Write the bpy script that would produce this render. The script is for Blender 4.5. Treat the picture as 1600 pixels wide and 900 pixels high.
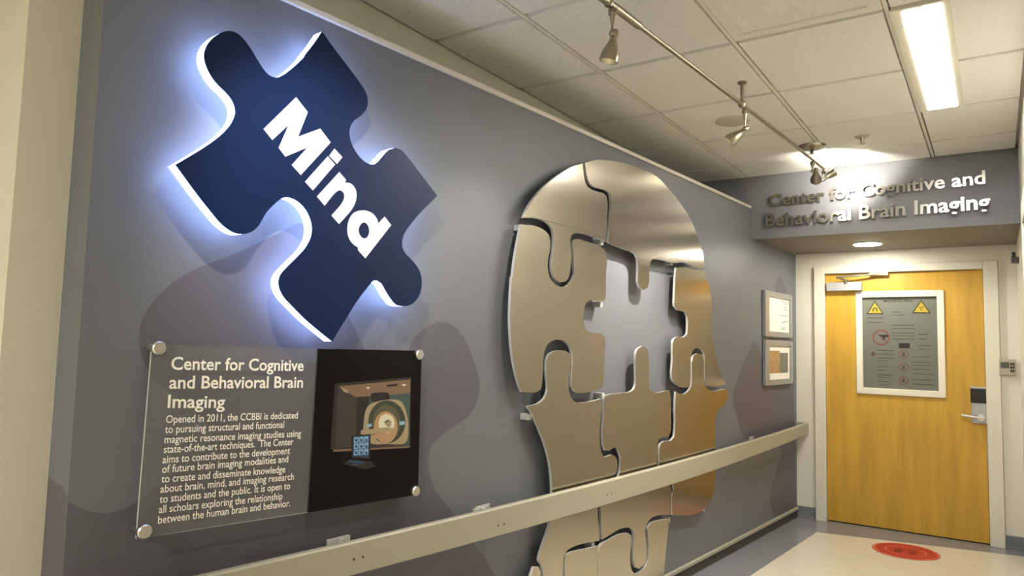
import bpy, bmesh, math, random
from mathutils import Vector, Matrix
from mathutils.geometry import tessellate_polygon, delaunay_2d_cdt

random.seed(4)
scene = bpy.context.scene
for o in list(bpy.data.objects):
    bpy.data.objects.remove(o)
COL = scene.collection

# ---------------------------------------------------------------- camera
FPX, YAW, PIT, ROL, A = 1104.139, -0.60077863, 0.0782476, 0.025187, 0.081084
CX, CZ = 2.0131, 1.455          # camera stands 2.01 m from the mural wall (plane x = 0), eye at 1.455 m


def _basis():
    cy, sy, cp, sp = math.cos(YAW), math.sin(YAW), math.cos(PIT), math.sin(PIT)
    f = Vector((sy * cp, cy * cp, sp))
    r = Vector((cy, -sy, 0))
    u = r.cross(f)
    c, s = math.cos(ROL), math.sin(ROL)
    return c * r + s * u, -s * r + c * u, f


R_, U_, F_ = _basis()                       # in the corridor frame
ROT = Matrix.Rotation(A, 3, 'Z')            # corridor frame -> world
CAM = Vector((CX, 0, CZ))
cam_data = bpy.data.cameras.new('camera')
cam = bpy.data.objects.new('camera', cam_data)
COL.objects.link(cam)
rw, uw, fw = ROT @ R_, ROT @ U_, ROT @ F_
cam.matrix_world = Matrix(((rw.x, uw.x, -fw.x, CAM.x), (rw.y, uw.y, -fw.y, CAM.y),
                           (rw.z, uw.z, -fw.z, CAM.z), (0, 0, 0, 1)))
cam_data.sensor_width = 36
cam_data.lens = 36 * FPX / 1600
cam_data.clip_start = 0.02
scene.camera = cam

# ---------------------------------------------------------------- world and exposure
vs = scene.view_settings
scene.display_settings.display_device = 'sRGB'
vs.view_transform = 'Standard'
vs.look = 'None'
vs.gamma = 1
vs.use_curve_mapping = False
vs.exposure = 0.12
world = bpy.data.worlds.new('world')
scene.world = world
world.use_nodes = True
world.node_tree.nodes['Background'].inputs[0].default_value = (0.9, 0.85, 0.7, 1)
world.node_tree.nodes['Background'].inputs[1].default_value = 0.12
FLUO = 62.0            # strength of the fluorescent lenses
WARM = (1.0, 0.98, 0.95)
SPOT_W = 42.0         # watts of a track spot
SIGN_E = 8.5          # strength of the sign's lit edges
ZC = 2.822            # ceiling
ZS = 2.32             # soffit under the header
YH, YD = 5.62, 6.679  # header face and door wall, corridor frame


# ---------------------------------------------------------------- where a pixel of the photo falls on a real surface
def ray(px, py):
    return F_ + R_ * ((px - 800) / FPX) - U_ * ((py - 450) / FPX)


def atX(px, py, x):                          # on a plane parallel to the mural wall, world
    d = ROT @ ray(px, py)
    return CAM + d * ((x - CX) / d.x)


def atY(px, py, y):                          # on a plane across the corridor, corridor frame
    d = ray(px, py)
    return Vector((0, 0, CZ)) + d * (y / d.y)


def atZ(px, py, z, mural=False):
    d = ray(px, py)
    d = d * ((z - CZ) / d.z)
    return (CAM + ROT @ d) if mural else Vector((d.x, d.y, z))


def toW(p):
    p = Vector(p)
    return Vector((CX, 0, 0)) + ROT @ p


def toC(p):
    return ROT.transposed() @ (Vector(p) - Vector((CX, 0, 0)))


# ---------------------------------------------------------------- materials
def srgb(r, g, b):
    f = lambda c: (c / 255 / 12.92) if c <= 10 else ((c / 255 + 0.055) / 1.055) ** 2.4
    return (f(r), f(g), f(b))


def mat(name, col, rough=0.6, metal=0.0, spec=0.5, noise=0.0, scale=20, bump=0.0, bscale=60, stretch=None, coat=0.0,
        emit=None, estr=0.0):
    m = bpy.data.materials.new(name)
    m.use_nodes = True
    nt = m.node_tree
    b = nt.nodes['Principled BSDF']
    b.inputs['Base Color'].default_value = (*col, 1)
    b.inputs['Roughness'].default_value = rough
    b.inputs['Metallic'].default_value = metal
    b.inputs['Specular IOR Level'].default_value = spec
    b.inputs['Coat Weight'].default_value = coat
    if emit:
        b.inputs['Emission Color'].default_value = (*emit, 1)
        b.inputs['Emission Strength'].default_value = estr
    if noise or bump:
        tc = nt.nodes.new('ShaderNodeTexCoord')
        mp = nt.nodes.new('ShaderNodeMapping')
        if stretch:
            mp.inputs['Scale'].default_value = stretch
        nt.links.new(tc.outputs['Object'], mp.inputs[0])
    if noise:
        n = nt.nodes.new('ShaderNodeTexNoise')
        n.inputs['Scale'].default_value = scale
        n.inputs['Detail'].default_value = 4
        nt.links.new(mp.outputs[0], n.inputs['Vector'])
        r = nt.nodes.new('ShaderNodeValToRGB')
        r.color_ramp.elements[0].position = 0.3
        r.color_ramp.elements[1].position = 0.7
        r.color_ramp.elements[0].color = (*[c * (1 - noise) for c in col], 1)
        r.color_ramp.elements[1].color = (*[min(1, c * (1 + noise)) for c in col], 1)
        nt.links.new(n.outputs[0], r.inputs[0])
        nt.links.new(r.outputs[0], b.inputs['Base Color'])
    if bump:
        n = nt.nodes.new('ShaderNodeTexNoise')
        n.inputs['Scale'].default_value = bscale
        n.inputs['Detail'].default_value = 3
        nt.links.new(mp.outputs[0], n.inputs['Vector'])
        bp = nt.nodes.new('ShaderNodeBump')
        bp.inputs['Strength'].default_value = bump
        bp.inputs['Distance'].default_value = 0.01
        nt.links.new(n.outputs[0], bp.inputs['Height'])
        nt.links.new(bp.outputs[0], b.inputs['Normal'])
    return m


def glass_mat(name, tint, opaque, rough=0.05, spec=0.5):
    """thin clear sheet: mostly see-through, part tinted, with a real surface gloss"""
    m = bpy.data.materials.new(name)
    m.use_nodes = True
    nt = m.node_tree
    b = nt.nodes['Principled BSDF']
    b.inputs['Base Color'].default_value = (*tint, 1)
    b.inputs['Roughness'].default_value = rough
    b.inputs['Specular IOR Level'].default_value = spec
    out = nt.nodes['Material Output']
    tr = nt.nodes.new('ShaderNodeBsdfTransparent')
    tr.inputs[0].default_value = (1, 1, 1, 1)
    mx = nt.nodes.new('ShaderNodeMixShader')
    mx.inputs[0].default_value = opaque
    nt.links.new(tr.outputs[0], mx.inputs[1])
    nt.links.new(b.outputs[0], mx.inputs[2])
    nt.links.new(mx.outputs[0], out.inputs[0])
    return m


def emis(name, col, s):
    m = bpy.data.materials.new(name)
    m.use_nodes = True
    nt = m.node_tree
    nt.nodes.remove(nt.nodes['Principled BSDF'])
    e = nt.nodes.new('ShaderNodeEmission')
    e.inputs[0].default_value = (*col, 1)
    e.inputs[1].default_value = s
    nt.links.new(e.outputs[0], nt.nodes['Material Output'].inputs[0])
    return m


M = {}
M['mural_gray'] = mat('mural_gray', (0.136, 0.141, 0.156), 0.45, noise=0.02, scale=300)
M['mural_plum'] = mat('mural_plum', (0.094, 0.088, 0.104), 0.45, noise=0.02, scale=300)
M['header_gray'] = mat('header_gray', (0.17, 0.175, 0.19), 0.5)
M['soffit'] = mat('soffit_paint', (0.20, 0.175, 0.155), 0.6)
M['cream'] = mat('cream_paint', (0.60, 0.575, 0.455), 0.55, bump=0.05, bscale=200)
M['cream_white'] = mat('cream_white_paint', (0.72, 0.695, 0.59), 0.5, bump=0.04, bscale=200)
M['trim'] = mat('trim_paint', (0.34, 0.315, 0.25), 0.4)
M['ledge'] = mat('ledge_metal', (0.62, 0.58, 0.50), 0.3)
M['tile'] = mat('acoustic_tile', (0.80, 0.785, 0.72), 0.85, noise=0.05, scale=60, bump=0.25, bscale=250)
M['grid'] = mat('ceiling_grid_paint', (0.78, 0.75, 0.65), 0.5)
M['floor'] = mat('floor_vinyl', (0.66, 0.60, 0.47), 0.18, noise=0.03, scale=8)
M['floor_gray'] = mat('floor_gray_vinyl', (0.20, 0.20, 0.215), 0.2, noise=0.04, scale=12)
M['base_gray'] = mat('gray_rubber', (0.16, 0.17, 0.19), 0.5)
M['base_dark'] = mat('dark_rubber', (0.05, 0.045, 0.04), 0.6)
M['rail'] = mat('handrail_vinyl', (0.33, 0.312, 0.23), 0.38, noise=0.02, scale=200, bump=0.04, bscale=400)
M['screw'] = mat('screw_dark', (0.06, 0.055, 0.05), 0.4, 0.6)
M['clip'] = mat('gray_clip', (0.42, 0.41, 0.37), 0.35)
M['nickel'] = mat('brushed_nickel', (0.36, 0.33, 0.25), 0.3, 1.0)
M['letter_metal'] = mat('letter_metal', (0.42, 0.40, 0.35), 0.22, 1.0)
M['chrome'] = mat('satin_steel', (0.72, 0.70, 0.66), 0.28, 1.0)
M['alu_face'] = mat('brushed_aluminium_face', (0.475, 0.425, 0.35), 0.20, 1.0, noise=0.04, scale=40, stretch=(1, 60, 1.2))
_nt = M['alu_face'].node_tree                 # vertical brushing: the gloss spreads along the wall
_b = _nt.nodes['Principled BSDF']
_b.inputs['Anisotropic'].default_value = 0.75
_tn = _nt.nodes.new('ShaderNodeCombineXYZ')
_tn.inputs[1].default_value = 1.0
_nt.links.new(_tn.outputs[0], _b.inputs['Tangent'])
M['alu_edge'] = mat('aluminium_edge', (0.80, 0.80, 0.78), 0.35, 0.6)
M['navy'] = mat('navy_acrylic', (0.0045, 0.014, 0.060), 0.3, spec=0.22)
M['lit_edge'] = emis('lit_white_acrylic', (0.36, 0.50, 1.0), SIGN_E)
M['lit_letter'] = emis('lit_letter_acrylic', (0.97, 0.95, 1.0), 1.05)
M['acrylic'] = glass_mat('frosted_acrylic', (0.22, 0.215, 0.20), 0.25, 0.3, 0.3)
M['acrylic_edge'] = mat('acrylic_edge', (0.55, 0.56, 0.52), 0.2)
M['print_black'] = mat('black_print', (0.0025, 0.0022, 0.002), 0.3, spec=0.2)
M['white_vinyl'] = mat('white_vinyl', (0.80, 0.77, 0.68), 0.5)
M['wood'] = mat('maple_door', (0.54, 0.31, 0.033), 0.42, noise=0.13, scale=3.0, stretch=(5, 5, 0.6))
M['door_frame'] = mat('door_frame_paint', (0.72, 0.69, 0.57), 0.35)
M['vision_frame'] = mat('vision_frame_paint', (0.76, 0.71, 0.58), 0.35)
M['closer'] = mat('closer_gray', (0.42, 0.42, 0.42), 0.4, 0.3)
M['black'] = mat('black_plastic', (0.008, 0.007, 0.007), 0.35)
M['gap'] = mat('door_gap_dark', (0.006, 0.004, 0.004), 0.8)
M['sheet'] = mat('notice_sheet', (0.20, 0.205, 0.17), 0.5)
M['sheet_line'] = mat('notice_ink', (0.07, 0.07, 0.055), 0.6)
M['yellow'] = mat('warning_yellow', (0.62, 0.45, 0.03), 0.5)
M['ink'] = mat('black_ink', (0.012, 0.011, 0.01), 0.6)
M['redline'] = mat('red_ink', (0.28, 0.07, 0.05), 0.6)
M['glass'] = glass_mat('window_glass', (0.05, 0.06, 0.05), 0.10, 0.02)
M['mat_red'] = mat('red_vinyl', (0.42, 0.022, 0.012), 0.45, noise=0.06, scale=40)
M['mat_pink'] = mat('pale_red_vinyl', (0.62, 0.12, 0.075), 0.45)
M['mat_dark'] = mat('dark_red_vinyl', (0.25, 0.010, 0.008), 0.45)
M['frame_metal'] = mat('frame_silver', (0.40, 0.41, 0.42), 0.3, 0.7)
M['paper'] = mat('white_paper', (0.78, 0.74, 0.64), 0.6)
M['photo_orange'] = mat('photo_orange', (0.36, 0.22, 0.09), 0.6, noise=0.3, scale=30)
M['photo_green'] = mat('photo_green_gray', (0.16, 0.16, 0.12), 0.6, noise=0.2, scale=30)
M['keypad'] = mat('keypad_case', (0.40, 0.37, 0.28), 0.45)
M['lcd'] = mat('keypad_display', (0.08, 0.085, 0.06), 0.3)
M['fixture'] = mat('fixture_white', (0.74, 0.70, 0.58), 0.4)
M['lens'] = emis('fluorescent_lens', WARM, FLUO)
M['down'] = emis('downlight_lens', (1.0, 0.94, 0.82), 185.0)
M['bulb'] = emis('spot_bulb', (1.0, 0.88, 0.66), 40.0)
M['speaker'] = mat('speaker_grille', (0.50, 0.47, 0.37), 0.7)
M['pic_ceiling'] = mat('pic_ceiling', srgb(112, 88, 68), 0.5)
M['pic_wall'] = mat('pic_wall', srgb(52, 44, 38), 0.5)
M['pic_dark'] = mat('pic_dark', srgb(22, 18, 16), 0.5)
M['pic_teal'] = mat('pic_teal', srgb(52, 72, 66), 0.5)
M['pic_shell'] = mat('pic_shell', srgb(146, 130, 100), 0.5)
M['pic_ring'] = mat('pic_ring', srgb(52, 54, 42), 0.5)
M['pic_bore'] = mat('pic_bore', srgb(160, 126, 90), 0.5)
M['pic_rim'] = mat('pic_rim', srgb(78, 74, 56), 0.5)
M['pic_glow'] = mat('pic_glow', srgb(196, 192, 166), 0.5)
M['pic_blue'] = mat('pic_blue', srgb(120, 156, 186), 0.5)
M['pic_bluedark'] = mat('pic_bluedark', srgb(36, 60, 92), 0.5)
M['pic_frame'] = mat('pic_frame', srgb(30, 25, 21), 0.5)


# ---------------------------------------------------------------- mesh helpers
class MB:
    """collects shapes and links them as ONE mesh object; coordinates are absolute (world, or corridor frame)"""

    def __init__(s):
        s.v, s.f, s.m = [], [], []

    def add(s, verts, faces, mi=0):
        b = len(s.v)
        s.v += [Vector(p) for p in verts]
        s.f += [tuple(b + i for i in f) for f in faces]
        s.m += [mi] * len(faces)
        return s

    def box(s, a, b, mi=0):
        x0, x1 = sorted((a[0], b[0])); y0, y1 = sorted((a[1], b[1])); z0, z1 = sorted((a[2], b[2]))
        return s.add([(x0, y0, z0), (x1, y0, z0), (x1, y1, z0), (x0, y1, z0), (x0, y0, z1), (x1, y0, z1), (x1, y1, z1), (x0, y1, z1)],
                     [(0, 3, 2, 1), (4, 5, 6, 7), (0, 1, 5, 4), (1, 2, 6, 5), (2, 3, 7, 6), (3, 0, 4, 7)], mi)

    def cyl(s, p, q, r0, r1=None, n=20, mi=0, cap=True):
        p, q = Vector(p), Vector(q)
        r1 = r0 if r1 is None else r1
        return s.lathe(p, q - p, [(0, r0), (1, r1)], n, mi, cap)

    def lathe(s, p, axis, prof, n=20, mi=0, cap=True):
        """profile of (fraction along axis, radius)"""
        p, axis = Vector(p), Vector(axis)
        z = axis.normalized()
        x = z.orthogonal().normalized()
        y = z.cross(x)
        vs_, fs = [], []
        for t, r in prof:
            for k in range(n):
                an = 2 * math.pi * k / n
                vs_.append(p + axis * t + (x * math.cos(an) + y * math.sin(an)) * r)
        for i in range(len(prof) - 1):
            for k in range(n):
                k2 = (k + 1) % n
                fs.append((i * n + k, i * n + k2, (i + 1) * n + k2, (i + 1) * n + k))
        if cap:
            fs.append(tuple(reversed(range(n))))
            fs.append(tuple(range((len(prof) - 1) * n, len(prof) * n)))
        return s.add(vs_, fs, mi)

    def sphere(s, c, r, n=14, mi=0):
        prof = [(0.5 - 0.5 * math.cos(math.pi * i / 10), max(1e-5, r * math.sin(math.pi * i / 10))) for i in range(11)]
        return s.lathe(Vector(c) - Vector((0, 0, r)), (0, 0, 2 * r), prof, n, mi, False)

    def tube(s, pts, r, n=12, mi=0):
        for a, b in zip(pts, pts[1:]):
            s.cyl(a, b, r, r, n, mi)
        return s

    def prism(s, loops, conv, h0, h1, mi=0, mside=None, mback=None):
        """loops: outer then holes, as 2-D points; conv(u, v, h) gives the 3-D point"""
        mside = mi if mside is None else mside
        mback = mside if mback is None else mback
        flat = [p for lp in loops for p in lp]
        tris = tessellate_polygon([[Vector((p[0], p[1], 0)) for p in lp] for lp in loops])
        n = len(flat)
        front = [conv(p[0], p[1], h1) for p in flat]
        back = [conv(p[0], p[1], h0) for p in flat]
        nrm = conv(0, 0, 1) - conv(0, 0, 0)
        ft, bt = [], []
        for t in tris:
            a, b, c = (front[i] for i in t)
            g = (b - a).cross(c - a)
            t = tuple(t) if g.dot(nrm) > 0 else tuple(reversed(t))
            ft.append(t)
            bt.append(tuple(n + i for i in reversed(t)))
        b0 = len(s.v)
        s.v += front + back
        for fs, m_ in ((ft, mi), (bt, mback)):
            s.f += [tuple(b0 + i for i in f) for f in fs]
            s.m += [m_] * len(fs)
        o = 0
        for li, lp in enumerate(loops):
            k = len(lp)
            ar = sum(lp[i][0] * lp[(i + 1) % k][1] - lp[(i + 1) % k][0] * lp[i][1] for i in range(k))
            e1 = conv(1, 0, 0) - conv(0, 0, 0); e2 = conv(0, 1, 0) - conv(0, 0, 0)
            flip = (ar > 0) != (e1.cross(e2).dot(nrm) > 0)
            if li > 0:
                flip = not flip if True else flip
                # holes wind either way: test against the outer loop's sense
                flip = (ar > 0) == (e1.cross(e2).dot(nrm) > 0)
            for i in range(k):
                j = (i + 1) % k
                q = (b0 + o + i, b0 + n + o + i, b0 + n + o + j, b0 + o + j)
                s.f.append(tuple(reversed(q)) if flip else q)
                s.m.append(mside)
            o += k
        return s

    def build(s, name, mats, parent=None, origin=None, frame='W', smooth=None, bevel=0.0, bseg=2, weld=False):
        if not isinstance(mats, (list, tuple)):
            mats = [mats]
        if origin is None:
            lo = Vector((min(p.x for p in s.v), min(p.y for p in s.v), min(p.z for p in s.v)))
            hi = Vector((max(p.x for p in s.v), max(p.y for p in s.v), max(p.z for p in s.v)))
            origin = Vector(((lo.x + hi.x) / 2, (lo.y + hi.y) / 2, lo.z))
        origin = Vector(origin)
        me = bpy.data.meshes.new(name)
        me.from_pydata([p - origin for p in s.v], [], s.f)
        for m_ in mats:
            me.materials.append(m_)
        me.polygons.foreach_set('material_index', s.m)
        if weld or bevel:
            bm = bmesh.new(); bm.from_mesh(me)
            bmesh.ops.remove_doubles(bm, verts=bm.verts, dist=1e-6)
            bmesh.ops.dissolve_degenerate(bm, edges=bm.edges, dist=1e-6)
            bm.to_mesh(me); bm.free()
        me.update()
        if smooth is not None:
            for p in me.polygons:
                p.use_smooth = True
            me.set_sharp_from_angle(angle=math.radians(smooth))
        o = bpy.data.objects.new(name, me)
        COL.objects.link(o)
        place(o, origin, frame)
        if parent is not None:
            o.parent = parent
            o.matrix_parent_inverse = parent.matrix_world.inverted()
        if bevel:
            md = o.modifiers.new('soft_edge', 'BEVEL')
            md.width = bevel
            md.segments = bseg
            md.limit_method = 'ANGLE'
            md.angle_limit = math.radians(50)
            md.harden_normals = False
        return o


def place(o, origin, frame='W'):
    if frame == 'C':
        o.matrix_world = Matrix.Translation(toW(origin)) @ Matrix.Rotation(A, 4, 'Z')
    else:
        o.matrix_world = Matrix.Translation(Vector(origin))


def empty(name, loc, label, cat, group=None, frame='W'):
    o = bpy.data.objects.new(name, None)
    o.empty_display_size = 0.05
    COL.objects.link(o)
    place(o, loc, frame)
    return tag(o, label, cat, group)


def tag(o, label, cat, group=None):
    o['label'] = label
    o['category'] = cat
    if group:
        o['group'] = group
    return o


def struct(o, label=None, cat=None):
    o['kind'] = 'structure'
    if label:
        o['label'] = label
    if cat:
        o['category'] = cat
    return o


def smooth_loop(pts, corners=(), step=5.0, closed=True):
    """Catmull-Rom through the points; indices in corners stay sharp"""
    n = len(pts)
    out = []
    P = [Vector((p[0], p[1])) for p in pts]
    rng = range(n if closed else n - 1)
    for i in rng:
        p1, p2 = P[i], P[(i + 1) % n]
        p0 = P[(i - 1) % n] if (closed or i > 0) else p1
        p3 = P[(i + 2) % n] if (closed or i + 2 < n) else p2
        if i in corners:
            p0 = p1 - (p2 - p1)
        if (i + 1) % n in corners:
            p3 = p2 + (p2 - p1)
        k = max(1, int((p2 - p1).length / step))
        d01 = max(1e-3, (p1 - p0).length ** .5); d12 = max(1e-3, (p2 - p1).length ** .5); d23 = max(1e-3, (p3 - p2).length ** .5)
        m1 = (p1 - p0) / d01 - (p2 - p0) / (d01 + d12) + (p2 - p1) / d12
        m2 = (p2 - p1) / d12 - (p3 - p1) / (d12 + d23) + (p3 - p2) / d23
        m1 *= d12; m2 *= d12
        for j in range(k):
            t = j / k
            h = (2 * t ** 3 - 3 * t ** 2 + 1) * p1 + (t ** 3 - 2 * t ** 2 + t) * m1 + (-2 * t ** 3 + 3 * t ** 2) * p2 + (t ** 3 - t ** 2) * m2
            out.append((h.x, h.y))
    if not closed:
        out.append(tuple(P[-1]))
    return out


def auto_corners(pts, deg=55):
    P = [Vector(p) for p in pts]
    n = len(P)
    c = set()
    for i in range(n):
        a, b = P[i] - P[i - 1], P[(i + 1) % n] - P[i]
        if a.length > 1e-6 and b.length > 1e-6 and a.angle(b) > math.radians(deg):
            c.add(i)
    return c


def z(pts, ox, oy, s):
    """points read in an enlarged crop -> photo pixels"""
    return [(ox + p[0] / s, oy + p[1] / s) for p in pts]


def wall_pts(px, x):                          # photo pixels -> (y, z) on the plane x
    r = []
    for p in px:
        q = atX(p[0], p[1], x)
        r.append((q.y, q.z))
    return r


convX = lambda u, v, h: Vector((h, u, v))      # (y, z) extruded along x


def text_mesh(body, offset=0.0, extrude=0.0, spacing=1.0):
    cu = bpy.data.curves.new('tmp', 'FONT')
    cu.body = body
    cu.size = 1.0
    cu.offset = offset
    cu.extrude = extrude
    cu.space_character = spacing
    cu.resolution_u = 3
    ob = bpy.data.objects.new('tmp', cu)
    COL.objects.link(ob)
    dg = bpy.context.evaluated_depsgraph_get()
    dg.update()
    me = ob.evaluated_get(dg).to_mesh()
    V = [v.co.copy() for v in me.vertices]
    Fc = [tuple(p.vertices) for p in me.polygons]
    ob.evaluated_get(dg).to_mesh_clear()
    bpy.data.objects.remove(ob)
    bpy.data.curves.remove(cu)
    return V, Fc


def add_text(mb, body, p0, p1, height, up, nrm, offset=0.0, extrude=0.0, lift=0.0, mi=0, ref=None):
    """text from p0 to p1 (ends of its baseline); height = cap height; extrude = half depth"""
    V, Fc = text_mesh(body, offset, 1.0 if extrude else 0.0)
    x0, x1 = min(v.x for v in V), max(v.x for v in V)
    cap = 0.729 + 2 * offset
    p0, p1, up, nrm = Vector(p0), Vector(p1), Vector(up), Vector(nrm)
    ax = p1 - p0
    out = []
    for v in V:
        out.append(p0 + ax * ((v.x - x0) / (x1 - x0)) + up * (v.y / cap * height) + nrm * (lift + v.z * extrude))
    # keep the winding outward
    e = (p1 - p0).normalized().cross(up).dot(nrm)
    mb.add(out, Fc if e > 0 else [tuple(reversed(f)) for f in Fc], mi)
    return mb


# ================================================================ THE SETTING
X_OLD = -2.09        # the corridor's own left wall, corridor frame
X_R = 0.15           # right wall, corridor frame
Y0 = -4.5            # near end of the corridor
# floor
mb = MB()
mb.box((-3.2, Y0, -0.05), (2.0, 7.4, 0))
struct(mb.build('floor', M['floor'], frame='C'))
# gray border of the floor along the mural wall and the door wall
mb = MB()
a0, a1, a2 = toC((0.0, 0.72, 0)), toC((0.0, 6.6, 0)), toC((0.285, 6.1, 0))
b0 = toC((0.30, 0.72, 0))
corner = Vector((a2.x, 6.225, 0))
pts = [a0, b0, corner, Vector((X_R, 6.50, 0)), Vector((X_R, YD, 0)), Vector((a1.x, YD, 0))]
poly = [(p.x, p.y) for p in pts]
mb.prism([poly], lambda u, v, h: Vector((u, v, h)), 0.0, 0.0015)
struct(mb.build('floor_border', M['floor_gray'], frame='C'))

# ceiling: tiles dropping slightly below their grid, one surface
xs = [-3.2, X_OLD + 0.0, -1.60, -0.935, -0.33, X_R, 1.0, 2.0]
ys = [Y0 + 0.705 * 0, ] + [3.07 - 0.705 * k for k in range(10, 0, -1)] + [3.07, 3.79, 4.50, 5.20, YH]
mb = MB()
mb.box((-3.2, Y0, ZC + 0.03), (2.0, 7.4, ZC + 0.08), 1)
g = 0.010
LX0, LX1, LY0, LY1 = -0.281, -0.142, 3.10, 4.47   # the fluorescent strip that is seen
for i in range(len(xs) - 1):
    for j in range(len(ys) - 1):
        x0, x1, y0, y1 = xs[i] + g, xs[i + 1] - g, ys[j] + g, ys[j + 1] - g
        if x0 < -3.1 or x1 > 1.9:
            pass
        c = 0.006
        tz = ZC - 0.004
        if abs(xs[i] + 0.935) < 1e-3 and abs(ys[j + 1] - 3.07) < 1e-3:
            # the lay-in panel with a raised rim
            for (u0, u1, v0, v1) in ((x0, x0 + .05, y0, y1), (x1 - .05, x1, y0, y1), (x0 + .05, x1 - .05, y1 - .05, y1), (x0 + .05, x1 - .05, y0, y0 + .05)):
                mb.box((u0, v0, tz), (u1, v1, ZC + 0.03), 1)
            mb.box((x0 + .05, y0 + .05, ZC + .004), (x1 - .05, y1 - .05, ZC + .03), 0)
            continue
        mb.add([(x0, y0, ZC + .03), (x1, y0, ZC + .03), (x1, y1, ZC + .03), (x0, y1, ZC + .03),
                (x0 + c, y0 + c, tz), (x1 - c, y0 + c, tz), (x1 - c, y1 - c, tz), (x0 + c, y1 - c, tz)],
               [(4, 7, 6, 5), (0, 4, 5, 1), (1, 5, 6, 2), (2, 6, 7, 3), (3, 7, 4, 0)], 0)
struct(mb.build('ceiling', [M['tile'], M['grid']], frame='C'))
# lengthwise runners of the grid (lighter tees)
for k, gx in enumerate((-1.60, -0.935, -0.33)):
    mb = MB()
    mb.box((gx - 0.0075, Y0, ZC - 0.003), (gx + 0.0075, YH, ZC + 0.0299))
    struct(mb.build('trim_%d' % (k + 1), M['grid'], frame='C'))

# the corridor's own cream wall behind the mural wall, and the recess at its near end
mb = MB()
mb.box((X_OLD - 0.45, 0.758, 0), (X_OLD, 7.4, ZC))
struct(mb.build('wall_left_old', M['cream'], frame='C'))
mb = MB()
mb.box((-3.2, Y0, 0), (X_OLD - 0.45, 0.758, ZC))
struct(mb.build('wall_left_recess', M['cream'], frame='C'))
# right wall: starts where the photo first shows it, and steps back nearer the camera
mb = MB()
mb.box((X_R, 2.9, 0), (1.0, 7.4, ZC))
struct(mb.build('wall_right', M['cream_white'], frame='C'))
mb = MB()
mb.box((1.0, Y0, 0), (1.15, 2.9, ZC))
struct(mb.build('wall_right_near', M['cream_white'], frame='C'))
mb = MB()
mb.box((-3.2, Y0 - 0.12, 0), (2.0, Y0, ZC))
struct(mb.build('wall_near', M['cream'], frame='C'))

# ---- mural wall: a lower wall built in front of the old one, with the graphic on its face
WY0, WY1, WZ = 0.718, 6.56, 2.555
PL = [[(130, 783), (86, 774)]]
plum_left = smooth_loop([(96, 777), (120, 791), (160, 802), (200, 792), (222, 778), (260, 748), (300, 720), (330, 690),
                         (318, 655), (280, 625), (240, 590), (222, 558), (217, 528), (222, 500), (243, 467), (275, 438), (310, 418),
                         (352, 403), (396, 383), (440, 362), (470, 349), (500, 375), (525, 440), (544, 492), (569, 545), (585, 590),
                         (600, 600), (625, 570), (650, 526), (672, 508), (692, 503), (710, 510), (726, 530), (737, 555), (746, 582),
                         (749, 606), (744, 632), (730, 652), (708, 667), (688, 682), (674, 697), (669, 722), (673, 748), (682, 768),
                         (702, 794), (730, 834), (765, 884), (790, 930), (830, 1010)], step=6, closed=False)
plum_left = wall_pts(plum_left, 0.0)
pl_l = [(max(WY0 + 0.002, y), zz) for y, zz in plum_left] + [(WY0 + 2.4, 0.02), (WY0 + 0.002, 0.02)]
plum_right = smooth_loop([(1218, 431), (1226, 446), (1233, 470), (1238, 520), (1240, 600), (1241.5, 700), (1244, 790), (1240, 812), (1221, 826), (1216, 822), (1207, 802),
                          (1203, 777), (1206, 758), (1213, 733), (1220, 705), (1210, 690), (1185, 688), (1162, 683), (1155, 663), (1148, 640),
                          (1145, 620), (1150, 599), (1158, 577), (1169, 551), (1177, 533), (1187, 545), (1193, 567), (1200, 560), (1207, 480), (1212, 446)], corners={5, 6, 7, 8, 27}, step=6)
pl_r = wall_pts(plum_right, 0.0)
pl_r = [(min(WY1 - 0.004, y), max(0.02, zz)) for y, zz in pl_r]


def inside(u, v, lp):
    r = False
    for (a_, b_), (c_, d_) in zip(lp, lp[1:] + lp[:1]):
        if (b_ > v) != (d_ > v) and u < a_ + (v - b_) / (d_ - b_) * (c_ - a_):
            r = not r
    return r


rect = [(WY0, 0), (WY1, 0), (WY1, WZ), (WY0, WZ)]
V2, E2, F2 = [], [], []
for lp in (rect, pl_l, pl_r):
    b = len(V2)
    V2 += [Vector(p) for p in lp]
    F2.append(list(range(b, b + len(lp))))
ov, oe, of, _, _, orf = delaunay_2d_cdt(V2, [], F2, 1, 1e-5)
mb = MB()
vv = [Vector((0, p[0], p[1])) for p in ov]
for f, src in zip(of, orf):
    cen = sum((vv[i] for i in f), Vector()) / len(f)
    pl = inside(cen.y, cen.z, pl_l) or inside(cen.y, cen.z, pl_r)
    a_, b_, c_ = (vv[i] for i in f[:3])
    f2 = tuple(f) if (b_ - a_).cross(c_ - a_).x > 0 else tuple(reversed(f))
    mb.add([vv[i] for i in f2], [tuple(range(len(f2)))], 1 if pl else 0)
oldA = toW((X_OLD - 0.02, toC((-0.14, WY0, 0)).y, 0)); oldA = Vector((oldA.x, WY0, 0))
oldB = toW((X_OLD - 0.02, 6.66, 0)); oldB = Vector((oldB.x, WY1, 0))
up = Vector((0, 0, WZ))
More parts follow.
